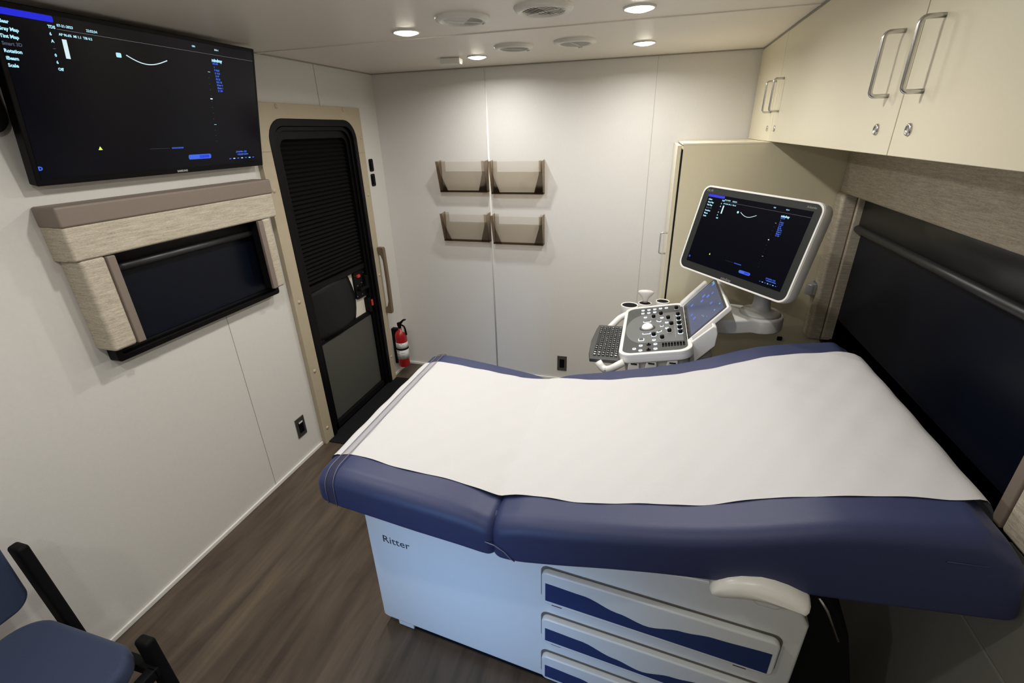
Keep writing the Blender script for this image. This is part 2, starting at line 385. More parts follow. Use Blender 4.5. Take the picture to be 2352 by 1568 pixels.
o = obj('entry_mat', (lambda b: (prism(b, rrect(.012,.62,-1.13,-.262,.01), (0,.006)), b)[1])(bmn()), MATB)
tag(o, 'flat black mat on the floor at the foot of the door', 'mat')

# grab handle beside the door
b = bmn()
prof = [(.029,1.045),(.072,1.045),(.078,1.035),(.082,.80),(.080,.575),(.076,.553),(.029,.553),(.029,.595),(.048,.61),(.060,.65),(.062,.80),(.060,.95),(.050,.985),(.029,1.0)]
prism(b, prof, (-.015,.015), frame((0,-.262,0),(1,0,0),(0,0,1)))
o = obj('grab_handle', b, BROWNP, bevel=.004); tag(o, 'brown plastic grab handle upright beside the door', 'handle')

# wall switches
for k, z in enumerate((1.577, 1.482)):
    t = thing('wall_switch', ['upper of the two small black rocker switches right of the door','lower of the two small black rocker switches right of the door'][k], 'switch', (0,-.156,z), 'black rocker switches beside the door')
    b = bmn(); prism(b, rrect(-.024,.024,-.040,.040,.010), (0,.006), frame((0,0,0),(0,1,0),(0,0,1))); obj('switch_frame', b, BLACK, t, bevel=.002)
    b = bmn(); box(b, .006, .011, -.015, .015, -.028, .028); obj('rocker', b, BLACKM, t, bevel=.002)

# fire extinguisher
t = thing('fire_extinguisher', 'red fire extinguisher with white labels hung low by the door', 'fire extinguisher', (.068,-.180,.075))
R_ = .046
b = bmn(); lathe(b, [(.034,0),(.043,.004),(R_,.012),(R_,.255),(.044,.272),(.036,.292),(.024,.306),(.015,.312),(.015,.322)]); obj('cylinder', b, RED, t, smooth=True)
b = bmn(); lathe(b, [(R_+.0006,.072),(R_+.0006,.150)]); lathe(b, [(R_+.0006,.158),(R_+.0006,.210)]); lab = obj('label', b, LABELW, t, smooth=True)
b = bmn()
for z, a0, a1 in ((.200,-2.2,-1.5),(.192,-2.2,-1.4),(.180,-2.0,-1.2),(.140,-2.3,-1.6),(.134,-2.3,-1.6),(.126,-1.3,-.7),(.120,-2.3,-1.7),(.110,-2.2,-1.6),(.102,-1.3,-.8),(.096,-1.2,-.9),(.088,-2.2,-1.5),(.203,-1.3,-1.0),(.188,-1.0,-.7)):
    pts = [a0+(a1-a0)*k/6 for k in range(7)]
    A = [b.verts.new(((R_+.0012)*math.cos(q), (R_+.0012)*math.sin(q), z)) for q in pts]; B_ = [b.verts.new(((R_+.0012)*math.cos(q), (R_+.0012)*math.sin(q), z+.003)) for q in pts]
    for i in range(6): b.faces.new((A[i],A[i+1],B_[i+1],B_[i]))
obj('label_print', b, LABELG, lab)
b = bmn(); lathe(b, [(R_+.0015,.150),(R_+.003,.151),(R_+.003,.163),(R_+.0015,.164)]); box(b, -.067, -.045, -.018, .018, .02, .31); box(b, -.067, -.01, -.018, .018, .30, .318); obj('wall_bracket', b, BLACKM, t, bevel=.002)
b = bmn(); cyl(b, (0,0,.318), (0,0,.35), .014); box(b, -.012, .012, -.014, .014, .34, .362); obj('valve', b, BLACK, t, bevel=.002)
b = bmn(); prism(b, [(-.016,.352),(.014,.352),(.040,.385),(.058,.392),(.058,.400),(.036,.398),(.005,.372),(-.016,.366)], (-.010,.010), frame((0,0,0),(1,0,0),(0,0,1))); obj('lever', b, BLACK, t, bevel=.002)
b = bmn(); tube(b, fillet([(.008,0,.352),(.046,-.008,.345),(.058,-.012,.275)], .02), .007, 10); obj('hose', b, BLACK, t, smooth=True)
b = bmn(); prism(b, [(.02,.30),(.042,.295),(.044,.335),(.022,.345)], (-.002,.0), frame((0,-.012,0),(1,0,0),(0,0,1))); obj('inspection_tag', b, LABELW, t)

# outlets
def outlet(loc, rz, label, slot):
    t = thing('wall_outlet', label, 'outlet', loc, 'metal outlet plates low on the walls', rz)
    F = frame((0,0,0),(1,0,0),(0,0,1))   # faces -y
    b = bmn(); prism(b, rrect(-.036,.036,-.062,.062,.003), (0,.005), F); obj('cover_plate', b, STEELP, t, bevel=.002)
    b = bmn(); prism(b, rrect(-.018,.018,-.036,.036,.004), (.005,.008), F); obj('socket', b, BLACK, t, bevel=.001)
    if slot:
        b = bmn(); prism(b, rrect(-.015,.015,.027,.036,.002), (.008,.0095), F); obj('white_tab', b, LABELW, t)['label'] = 'pale strip at top of socket'
outlet((0,-1.295,.222), PI/2, 'dark metal outlet plate low on the left wall near the door', True)
outlet((1.310,0,.146), 0, 'grey metal outlet plate low on the back wall behind the exam table', False)

# ------------------------------------------------------------------ left window
def window_parts(root, F, x0, x1, z0, z1, rollz):
    """black shade window in frame F (local x across, y up, z towards the room)"""
    b = bmn(); ringplate(b, rrect(x0,x1,z0,z1,.012), rrect(x0+.022,x1-.022,z0+.022,z1-.022,.008), (0,.045), F); struct('window_frame', b, BLACK, root, bevel=.002)
    b = bmn(); prism(b, [(x0+.02,z0+.02),(x1-.02,z0+.02),(x1-.02,z1-.02),(x0+.02,z1-.02)], (0,.012), F); struct('roller_shade', b, SHADE, root)
    b = bmn(); cyl(b, F@Vector((x0+.02,rollz,.030)), F@Vector((x1-.02,rollz,.030)), .016, 16); box(b, x0+.02, x1-.02, rollz+.010, z1-.02, .012, .030, F); struct('roller_bar', b, mat('shade_bar', (.022,.022,.023), .38), root, smooth=True)
    b = bmn(); box(b, x0+.02, x1-.02, z0+.022, z0+.034, .012, .022, F); struct('shade_hem', b, BLACKM, root, bevel=.003)
win = bpy.data.objects.new('window_1', None); C.objects.link(win); win['kind'] = 'structure'
window_parts(win, XZ(0), -2.075, -1.255, 1.030, 1.50, 1.352)
def rounded_board(name, F, x0, x1, y0, y1, d, m, parent, r=.010):
    b = bmn(); prism(b, [(x0,y0),(x1,y0),(x1,y1),(x0,y1)], d, F); return obj(name, b, m, parent, bevel=r, seg=3)
t = thing('window_cornice', 'linen padded cornice with taupe top band around the black window under the television', 'cornice', (0,-1.665,1.09))
F = XZ(0)
rounded_board('fabric_board', F, -2.115, -1.213, 1.412, 1.524, (.05,.1), LINEN, t)
rounded_board('side_board', F, -2.115, -2.085, 1.412, 1.524, (0,.06), LINEN, t, .004)
rounded_board('top_band', F, -2.118, -1.210, 1.520, 1.585, (0,.104), TAUPE, t, .008)
rounded_board('side_panel', F, -2.104, -2.022, 1.090, 1.414, (0,.097), LINEN, t, .012)
rounded_board('side_panel', F, -1.312, -1.258, 1.078, 1.414, (.046,.097), LINEN, t, .012)
rounded_board('taupe_strip', F, -2.023, -1.994, 1.092, 1.410, (.046,.102), TAUPE, t, .004)
rounded_board('taupe_strip', F, -1.342, -1.312, 1.082, 1.410, (.086,.102), TAUPE, t, .004)
rounded_board('shadow_filler', F, -1.338, -1.312, 1.084, 1.408, (.046,.086), BLACKM, t, .002)  # black filler standing in for shadow on the linen reveal
settle(t)

# ------------------------------------------------------------------ screen graphics shared by television and monitor
def graphics(name, F, Wd, Hh, parent, z, ts=1.0, sh=0.):
    """same picture on both displays; u across, v down"""
    b = bmn(); P = lambda u, v: ((max(u-sh*(1-u)**1.5, 0)-.5)*Wd, (.5-v)*Hh)
    Fz = F @ Matrix.Translation((0,0,z)); mats = [GCY, GWH, GBL, GBT, GDM, GYL, GLN]
    def q(u0, v0, u1, v1, mi, r=0):
        x0, y1 = P(u0, v0); x1, y0 = P(u1, v1)
        prism(b, rrect(x0,x1,y0,y1,min(r, (x1-x0)/2.01, abs(y1-y0)/2.01),4) if r else [(x0,y0),(x1,y0),(x1,y1),(x0,y1)], .0004, Fz, mi)
    def T(s, u, v, size, mi=0, bold=.0005): x, y = P(u, v); text_bm(b, s, x, y, size*Hh*ts, Fz, mi, bold=bold*Hh)
    q(-0.0, .004, .185, .040, 2, .004)
    for k, (s, mi) in enumerate((('iClear',0),('Gray Map',0),('Tint Map',0),('Smart 3D',4),('Rotation',0),('iBeam',0),('Scale',0))): T(s, .016, .085+.0395*k, .027, mi, .0009)
    for k, (s, mi) in enumerate((('TDS',0),('6',0),('A',0),('--',4),('0',0),('6',0),('Off',0))): T(s, .166, .074+.0405*k, .024, mi, .0009)
    T('07-21-2023', .192, .058, .021); T('22:52:34', .277, .060, .021)
    T('AP 96.6%  MI 1.1  TIB 0.2', .192, .108, .020, 0)
    q(.19, .073, 1.0, .0745, 6)
    q(.197, .128, .210, .240, 1)
    x, y = P(.366, .175); q(.360, .162, .378, .192, 0, .003); T('m', .363, .188, .022, 2)
    # curved scan line
    n = 16; pts = []
    for k in range(n+1):
        tt = k/n; pts.append((.396+.158*tt, .170+.045*math.sin(PI*(tt**.95))))
    for (u0, v0), (u1, v1) in zip(pts, pts[1:]):
        x0, y0 = P(u0, v0); x1, y1 = P(u1, v1); d = Vector((x1-x0, y1-y0)).normalized().orthogonal()*Hh*.0032
        prism(b, [(x0-d.x,y0-d.y),(x1-d.x,y1-d.y),(x1+d.x,y1+d.y),(x0+d.x,y0+d.y)], .0004, Fz, 1)
    T('OB1', .675, .040, .018, 0); T('SC6-1', .785, .040, .018, 0)
    T('mindray', .765, .128, .034, 0, .0016); T('DC-70', .768, .150, .020, 3, .001)
    for k, s in enumerate(('1','F H6.0','D 16.0','G 47','FR 26','DR 115','iClear 4','iBeam 1','Z 1.00')): T(s, .772+.001*k, .178+.0235*k, .020, 3, .0008)
    for k in range(13):
        v = .212+.0478*k; big = k in (0, 9); q(.738, v, .738+(.012 if big else .004), v+.003, 0 if big else 4)
    q(.734, .424, .746, .434, 1, .003)
    T('RWD:IVUS/OBX', .515, .838, .016, 3, .0005); q(.42, .832, .505, .8335, 4)
    q(.586, .895, .700, .935, 3, .006); q(.64, .902, .69, .928, 2, .003); T('Auto/Play', .590, .921, .016, 1)
    x, y = P(.238, .815); prism(b, [P(.231,.825), P(.245,.825), P(.238,.800)], .0004, Fz, 5)
    T('D', .014, .940, .034, 3, .002)
    T('[] PolyAffirm  [] []', .845, .897, .018, 3, .0008); T('+ [N] [N] Gradient', .850, .922, .018, 3, .0008)
    for k in range(7): q(.80+.024*k, .948, .812+.024*k, .956, 0 if k % 2 else 3, .002)
    return obj(name, b, mats, parent)

# ------------------------------------------------------------------ television
tvF = frame((.097,-1.640,1.878), (0,1,0), (.09,0,.468)); TVW, TVH = .925, .478
t = thing('television', 'large black television showing an ultrasound screen, tilted down near the ceiling', 'television', (0,-1.64,1.878))
b = bmn(); prism(b, rrect(-TVW/2,TVW/2,-TVH/2,TVH/2,.004), (-.034,0), tvF); obj('housing', b, BLACK, t, bevel=.003)
b = bmn(); prism(b, [(-TVW/2+.014,-TVH/2+.020),(TVW/2-.014,-TVH/2+.020),(TVW/2-.014,TVH/2-.014),(-TVW/2+.014,TVH/2-.014)], (0,.001), tvF); s = obj('screen', b, SCR, t)
gF = tvF @ Matrix.Translation((0,.003,0))
graphics('display_graphics', gF, TVW-.028, TVH-.034, s, .0012, sh=.038)
b = bmn(); text_bm(b, 'SAMSUNG', -.0+.010, -TVH/2+.0055, .010, tvF@Matrix.Translation((0,0,.0006)), bold=.0004); obj('brand_lettering', b, BRAND, t)
b = bmn(); box(b, -.14, .14, -.09, .09, -.060, -.034, tvF); prism(b, [(.001,1.80),(.001,1.98),(.03,1.96),(.075,1.93),(.075,1.82),(.03,1.82)], (-.10,.10), frame((0,-1.64,0),(1,0,0),(0,0,1))); obj('mount', b, BLACKM, t, bevel=.002)
settle(t)
b = bmn(); prism(b, rrect(-2.42,-2.088,1.792,2.10,.05), (0,.03), XZ(.001)); o = obj('wall_box', b, BLACKM, bevel=.006); tag(o, 'black round-cornered box on the wall behind the near end of the television', 'box')

# ------------------------------------------------------------------ ceiling fixtures
VL = [(1.155,-1.300,.098,35),(1.453,-1.330,.099,-25),(1.158,-.640,.095,40),(1.452,-.655,.098,80)]
VN = ['round white ceiling vent beside the downlight nearest the television, louvres shut','round white ceiling vent between the front lamps with open brownish louvres','round white ceiling vent right of the ceiling sensor','round white ceiling vent left of the far right lamp']
for (x, y, r, rot), lab, VT in zip(VL, VN, ((.25,2,1.0),(.35,1,1.2),(1.0,9,0),(.8,9,0))):
    t = thing('ceiling_vent', lab, 'vent', (x,y,H), 'round ceiling vents', math.radians(rot))
    b = bmn(); lathe(b, [(r*.70,-.001),(r*.70,-.010),(r*.73,-.014),(r*.83,-.016),(r*.95,-.011),(r,-.003),(r,0)], n=48, cap=False); obj('vent_ring', b, VENTW, t, smooth=True)
    b = bmn(); lathe(b, [(r*.71,-.0025),(r*.71,-.0015)], n=32); obj('duct', b, VENTD, t)
    b = bmn(); rr_ = r*.705
    for k in range(-5, 6):
        xx = rr_*k/5.6; hh = math.sqrt(max(rr_**2-xx**2, 0))
        if hh < .006: continue
        tilt = VT[0] if k < VT[1] else VT[2]
        Mx = Matrix.Translation((xx,0,-.008)) @ Matrix.Rotation(tilt, 4, 'Y'); box(b, -.0055, .0055, -hh, hh, -.0007, .0007, Mx)
    box(b, -rr_, rr_, -.002, .002, -.0145, -.012)
    obj('louvres', b, VENTW, t)
    b = bmn(); tube(b, [(r*.80,-.010,-.016),(r*.80,.010,-.016)], .0035, 8); obj('lever', b, VENTW, t, smooth=True)
LN = ['bright ceiling downlight nearest the television and door','bright ceiling downlight at the top edge of the photo, left of the cabinets','far left ceiling downlight just right of the white sensor','far right ceiling downlight near the back wall and overhead cabinet',
      'ceiling downlight at the very top edge above the television']+['ceiling downlight between the camera and the overhead cabinet', 'ceiling downlight above the chair', 'left fill downlight added behind the camera', 'right fill downlight added behind the camera']
for k, ((x, y), lab) in enumerate(zip(LIGHTS, LN)):
    t = thing('ceiling_downlight', lab, 'light', (x,y,H), 'recessed ceiling downlights')
    b = bmn(); lathe(b, [(.046,0),(.046,-.003),(.050,-.006),(.055,-.004),(.055,0)], n=32, cap=False); obj('rim', b, VENTW, t, smooth=True)
    b = bmn(); lathe(b, [(.046,-.002),(.040,-.008),(.025,-.012),(.004,-.013)], n=32); obj('lens', b, LENS, t, smooth=True)
t = thing('ceiling_sensor', 'small white box-shaped sensor on the ceiling above the file pockets', 'sensor', (.745,-.42,H), rz=.15)
b = bmn(); box(b, -.055, .055, -.030, .030, -.030, 0); obj('sensor_case', b, VENTW, t, bevel=.007, seg=3)
b = bmn(); box(b, .0545, .057, -.022, .022, -.024, -.006); obj('sensor_window', b, mat('sensor_lens', (.6,.6,.57), .2), t, bevel=.001)

# ------------------------------------------------------------------ file pockets
PK = [(.448,.790,1.395,1.590,'smoky clear plastic wall file pocket, upper left of the four'),(.818,1.172,1.385,1.588,'smoky clear plastic wall file pocket, upper right of the four'),
      (.448,.790,1.060,1.252,'smoky clear plastic wall file pocket, lower left of the four'),(.818,1.172,1.050,1.245,'smoky clear plastic wall file pocket, lower right of the four')]
for x0, x1, z0, z1, lab in PK:
    t = thing('file_pocket', lab, 'file holder', ((x0+x1)/2,0,z0), 'smoky file pockets on the back wall')
    hw = (x1-x0)/2; hh = z1-z0; dt, db = .095, .048; th = .003
    b = bmn()
    # back plate, flat on the wall
    box(b, -hw, hw, -th-.001, -.001, 0, hh*.66); box(b, -hw, -hw+.03, -th-.001, -.001, hh*.66, hh); box(b, hw-.03, hw, -th-.001, -.001, hh*.66, hh)
    obj('back_plate', b, SMOKY, t)
    b = bmn()   # front panel leaning out
    prism(b, [(-hw+.002,.004),(hw-.002,.004),(hw-.002,1),(-hw+.002,1)], th)
    Mf = Matrix(((1,0,0,0),(0,-(dt-db),-1,-db+.0),(0,hh,0,0),(0,0,0,1)))
    for v in b.verts: v.co = Mf @ v.co
    obj('front_panel', b, SMOKY, t)
    for s in (-1, 1):
        b = bmn(); prism(b, [(.004,0),(db,0),(dt,hh),(dt-.03,hh),(.004,hh+.006)], th, Matrix(((0,0,s,s*(hw-th)),(-1,0,0,0),(0,1,0,0),(0,0,0,1)))); obj('side', b, SMOKD, t)
        # folded gusset on the front face near each end
        b = bmn(); A = [(-1*s*0,0,0)]
        pts = [(s*hw*.995,-db-.004,0), (s*(hw-.062),-db-.004,0), (s*(hw-.022),-(db+(dt-db)*.62)-.004,hh*.62), (s*(hw-.018),-dt-.004,hh+.004), (s*hw*.995,-dt-.004,hh+.004)]
        vs = [b.verts.new(p) for p in pts]; vs2 = [b.verts.new((p[0],p[1]+.003,p[2])) for p in pts]
        b.faces.new(vs); b.faces.new(vs2[::-1])
        for i in range(5): b.faces.new((vs[i],vs[(i+1)%5],vs2[(i+1)%5],vs2[i]))
        obj('gusset', b, SMOKD, t)
    b = bmn(); box(b, -hw, hw, -db, -.002, -.003, .004); box(b, -hw, hw, -db-.004, -db+.001, -.003, .010); obj('floor_strip', b, SMOKD, t)

# ------------------------------------------------------------------ overhead cabinets
XC, HB = 2.345, 1.690
t = thing('overhead_cabinet', 'long cream overhead cabinet with bar handles above the window at right', 'cabinet', (2.55,-1.6,HB))
b = bmn(); box(b, XC+.018, W0-.001, -3.6, -.002, HB+.004, H-.001); obj('cabinet_body', b, TAN, t)
b = bmn(); box(b, XC+.003, XC+.03, -3.6, -.002, H-.02, H-.002); obj('top_gap', b, GROOVE, t)
seams = [-.012, -.573, -1.831, -3.09]
HND = {0: [(-.505,-1)], 1: [(-.655,1),(-1.755,-1)], 2: [(-1.915,1)]}
for k in range(3):
    y1, y0 = seams[k], seams[k+1]
    b = bmn(); box(b, XC, XC+.017, y0+.0022, y1-.0022, HB, H-.012); d = obj('door', b, CREAM, t, bevel=.0015)
    b = bmn(); box(b, XC+.0165, XC+.0175, y0-.003, y0+.003, HB+.002, H-.014); obj('door_gap', b, VENTD, t)
    for hy, s in HND[k]:
        b = bmn(); z0, z1 = 1.812, 1.937
        tube(b, fillet([(XC,hy,z1),(XC-.038,hy,z1),(XC-.038,hy,z0),(XC,hy,z0)], .012), .0046, 12); obj('handle', b, CHROME, d, smooth=True)
        b = bmn(); lathe(b, [(.0125,0),(.0125,.002),(.011,.0045),(.0075,.005),(.007,.0035),(.001,.0035)], n=20, M=Matrix(((0,0,-1,XC),(1,0,0,hy+(.014 if s<0 else .012)),(0,1,0,1.743),(0,0,0,1)))); lk = obj('lock', b, CHROME, d, smooth=True)
settle(t)

# ------------------------------------------------------------------ tall closet
YC = -.6; XD = 1.950
t = thing('tall_cabinet', 'tall tan cabinet with its door edge-on in the far right corner', 'cabinet', (2.36,-.3,0))
b = bmn(); box(b, 1.976, W0-.001, YC, -.002, 0, HB-.008); obj('cabinet_body', b, TAN, t, bevel=.002)
b = bmn(); box(b, 1.972, W0-.09, YC-.001, -.003, HB-.008, HB-.0015); obj('top_panel', b, CREAMEDGE, t)
b = bmn(); box(b, XD, XD+.017, YC+.004, -.004, .06, HB-.012); d = obj('door', b, TAN, t, bevel=.0015)
b = bmn(); box(b, XD-.0006, XD, YC+.004, -.004, .06, HB-.012); box(b, XD, XD+.017, YC+.0032, -.004, HB-.0125, HB-.0115); obj('door_face', b, CREAM, d)
b = bmn(); box(b, XD+.0165, XD+.027, YC+.012, -.01, .06, HB-.03); obj('shadow_gap', b, mat('gap_black', (.004,.004,.004), .9), t)
b = bmn(); tube(b, fillet([(XD,-.52,1.250),(XD-.034,-.52,1.250),(XD-.034,-.52,1.140),(XD,-.52,1.140)], .010), .0042, 12); obj('handle', b, CHROME, d, smooth=True)
b = bmn(); prism(b, rrect(2.553,2.577,.722,.744,.004), (.0,.004), frame((0,YC,0),(1,0,0),(0,0,1))); obj('cable_hole', b, BLACKM, t)
settle(t)
t = thing('wall_latch', 'silver knob with blue hook on the tan cabinet side right of the monitor', 'latch', (2.660,YC,1.03))
b = bmn(); cyl(b, (-.020,-.045,.018), (-.020,-.045,-.030), .026, 24); cyl(b, (-.020,-.045,.021), (-.020,-.045,.018), .024, 24); box(b, -.034, -.006, -.04, 0, -.02, .01); obj('knob', b, mat('satin_steel', (.55,.56,.58), .35, .6), t, bevel=.002)
b = bmn(); prism(b, [(-.005,.026),(.035,.030),(.050,.012),(.050,-.048),(.018,-.048),(.018,-.022),(-.005,-.022)], (.0,.05), frame((0,-.001,0),(1,0,0),(0,0,1))); obj('hook', b, BLUEP, t, bevel=.005)['label'] = 'blue plastic hook'

# ------------------------------------------------------------------ right window and its cornice
win = bpy.data.objects.new('window_2', None); C.objects.link(win); win['kind'] = 'structure'
RF = frame((W0,0,0), (0,-1,0), (0,0,1))    # local x = -y, z towards the room (-x)
b = bmn(); box(b, W0-.012, W0, -4.5, YC-.001, 0, .905); struct('trim_8', b, GREYW)
b = bmn(); box(b, 2.652, W0-.0125, -4.5, -1.26, 0, .68); box(b, 2.652, W0-.0125, -4.5, -2.10, .68, .90); struct('trim_9', b, GREYW, bevel=.006)
window_parts(win, RF, .66, 2.09, .765, 1.53, 1.330)
t = thing('window_cornice', 'linen padded cornice around the large black window beside the exam table head', 'cornice', (W0,-1.4,.92))
XV = W0-2.670
rounded_board('fabric_board', RF, .603, 2.20, 1.472, 1.686, (.04,XV), LINEN, t)
rounded_board('side_panel', RF, .606, .700, .780, 1.476, (0,XV+.012), LINEN, t, .014)
rounded_board('inner_return', RF, .698, .716, .790, 1.470, (.0,XV*.55), LINEN, t, .006)
rounded_board('seam_piping', RF, .700, .704, .790, 1.470, (XV*.54,XV*.60), BROWNP, t, .001)
rounded_board('side_panel', RF, 2.085, 2.185, .915, 1.476, (0,XV), LINEN, t, .012)
rounded_board('taupe_strip', RF, 2.055, 2.086, .918, 1.470, (.02,XV+.002), TAUPE, t, .004)
settle(t)
b = bmn(); box(b, W0-.06, W0-.001, -.80, -.735, .735, .775); o = obj('wall_block', b, VENTW, bevel=.004); tag(o, 'small white block on the wall at the far head corner of the exam table', 'block')

# ------------------------------------------------------------------ exam table
t = thing('exam_table', 'medical exam table with navy vinyl top, white base and navy-striped drawers', 'exam table', (1.65,-1.8,0))
YAW = -math.atan(.09)
TB = Matrix.Translation((.990,-2.105,0)) @ Matrix.Rotation(YAW, 4, 'Z')
BL, BD = 1.330, .56
TBF = TB @ frame((0,0,0),(1,0,0),(0,0,1))       # facing the camera side: x along, y up, z outwards
b = bmn()
# chamfered right end as in the photo: top right corner steps in
prism(b, [(0,.052),(.02,.045),(BL-.06,.045),(BL,.42),(BL,.64),(BL-.035,.70),(BL-.05,.715),(0,.60)], (-BD,0), TBF)
base = obj('base', b, TBLW, t, bevel=.008, seg=3)
b = bmn(); box(b, .075, BL-.10, .02, BD-.05, .0, .05, TB); obj('plinth', b, BLACKM, t)
b = bmn(); box(b, .062, .13, .004, .06, .018, .05, TB); obj('foot', b, TBLW, t, bevel=.004)
b = bmn(); box(b, BL-.22, BL-.14, .0, .05, .0, .05, TB); obj('foot', b, TBLW, t, bevel=.004)
b = bmn(); box(b, .085, .165, BD-.05, BD, .0, .05, TB); obj('foot', b, TBLW, t, bevel=.004)
b = bmn(); text_bm(b, 'Ritter', .062, .462, .045, TBF@Matrix.Translation((0,0,.0006)), depth=.0004, stretch=1.05); obj('brand_lettering', b, TXTDK, t)
def spl(pts, u):
    for (a, va), (c, vc) in zip(pts, pts[1:]):
        if u <= c: s = (u-a)/(c-a); s = s*s*(3-2*s); return va+(vc-va)*s
    return pts[-1][1]
X0, X1 = .652, 1.280
for k, (z0, z1, iz) in enumerate(((.447,.578,[(.665,.536),(.78,.533),(.86,.516),(.93,.499),(1.0,.503),(1.10,.520),(1.20,.528),(1.267,.533)]),(.262,.376,None),(.075,.192,None))):
    b = bmn(); prism(b, rrect(X0-.007,X1+.007,z0-.008,z1+.004,.022), (-.002,.0015), TBF); obj('drawer_shadow', b, VENTD, t)
    b = bmn(); prism(b, rrect(X0,X1,z0,z1,.020), (0,.022), TBF); d = obj('drawer', b, TBLW, t, bevel=.006, seg=3)
    hi = z1-.042 if k else .536
    up_ = [(X0+.013,hi),(.78,hi-.004),(.88,hi-.030),(.96,hi-.046),(1.05,hi-.022),(1.13,hi-.008),(X1-.014,hi)]
    ptop = [(X0+.013+(X1-X0-.027)*i/40) for i in range(41)]
    zz = lambda x: spl(up_, x)
    poly = [(X0+.013,z0+.016),(X1-.014,z0+.012)]+[(x, zz(x)) for x in ptop[::-1]]
    b = bmn(); prism(b, poly, (.0,.0232), TBF); obj('inlay', b, INLAY, d)['label'] = 'navy wave-shaped inlay'
    for gx in (X0+.03, X1-.09):
        b = bmn(); box(b, gx, gx+.032, z0-.014, z0-.002, 0, .012, TBF); obj('drawer_glide', b, DCHROME, t)
# upholstered top : profile of the upper surface (x, z) and of the underside
TOP = [(.975,.845),(1.0,.868),(1.05,.872),(1.15,.862),(1.25,.850),(1.38,.833),(1.46,.820),(1.515,.800)]
TOP2 = [(1.515,.800),(1.56,.822),(1.62,.833),(1.70,.842),(1.82,.862),(1.925,.880),(2.03,.903),(2.12,.930),(2.21,.963),(2.29,.993),(2.38,1.012),(2.48,1.028),(2.55,1.036),(2.60,1.030),(2.625,.998)]
BOT = [(.975,.765),(1.02,.750),(1.15,.732),(1.27,.714),(1.42,.696),(1.505,.683)]
BOT2 = [(1.530,.682),(1.58,.679),(1.70,.700),(1.83,.727),(1.95,.748),(2.08,.765),(2.31,.784),(2.45,.800),(2.585,.816),(2.64,.823)]
def lin(pts, x):
    if x <= pts[0][0]: return pts[0][1]
    for (a, va), (c, vc) in zip(pts, pts[1:]):
        if x <= c: return va+(vc-va)*(x-a)/(c-a)
    return pts[-1][1]
YN, YF = -2.262, -1.318
def yfar(x): return -1.425 if x < 1.5 else (-1.318 if x > 2.2 else -1.425+.107*((x-1.5)/.7)**.8)
def smooth_prof(pts, x, h=.03):
    return (lin(pts, x-h)+2*lin(pts, x)+lin(pts, x+h)+lin(pts, x-h/2)+lin(pts, x+h/2))/6
def cushion(name, top, bot, x0, x1, end0, end1):
    """end: radius by which the section shrinks at that end (rounded end)"""
    b = bmn(); rings = []; N = 60
    xs = [x0+(x1-x0)*i/N for i in range(N+1)]
    # extra stations in the rounded ends
    ex0 = [x0+end0*(1-math.cos(a)) for a in [PI/2*k/6 for k in range(6)]]; ex1 = [x1-end1*(1-math.cos(a)) for a in [PI/2*k/6 for k in range(6)]]
    xs = sorted(set(ex0+[x for x in xs if x0+end0 < x < x1-end1]+ex1))
    for x in xs:
        s = 0.
        if x < x0+end0: s = end0-math.sqrt(max(end0**2-(x0+end0-x)**2, 0))
        if x > x1-end1: s = end1-math.sqrt(max(end1**2-(x-x1+end1)**2, 0))
        zt = smooth_prof(top, min(max(x, x0+.03), x1-.03)) - s*.8; zb = smooth_prof(bot, x)+s*.30
        r = min(.048, (zt-zb)*.45); rf = min(.030, (zt-zb)*.4); yn, yf = YN+s*.6, yfar(x)-s*.6; ring = []
        for cy, cz, a0, rr in ((yn+r, zt-r, 180, r),):
            for k in range(9): a = math.radians(180-90*k/8); ring.append((x, cy+rr*math.cos(a), cz+rr*math.sin(a)*1.0))
        m_ = 8
        for k in range(1, m_): yy = yn+r+(yf-yn-rf-r)*k/m_; ring.append((x, yy, zt+.004*math.sin(PI*k/m_)))
        for k in range(9): a = math.radians(90-90*k/8); ring.append((x, yf-rf+rf*math.cos(a), zt-rf+rf*math.sin(a)))
        rb = .018
        for k in range(5): a = math.radians(0-90*k/4); ring.append((x, yf-rb+rb*math.cos(a), zb+rb+rb*math.sin(a)))
        for k in range(5): a = math.radians(270-90*k/4); ring.append((x, yn+rb+rb*math.cos(a), zb+rb+rb*math.sin(a)))
        rings.append(ring)
    loft(b, rings)
    if name == 'main_cushion':
        for v in b.verts:
            if v.co.x > 2.5:
                zt, zb = smooth_prof(top, min(v.co.x, 2.6)), smooth_prof(bot, v.co.x); k_ = min(max((v.co.z-zb)/(zt-zb), 0), 1); v.co.x -= .066*k_**2.2*(v.co.x-2.5)/.135
    return obj(name, b, NAVY, t, smooth=True)
foot = cushion('foot_cushion', TOP, BOT, .972, 1.522, .028, .030)
main = cushion('main_cushion', TOP2, BOT2, 1.515, 2.642, .030, .026)
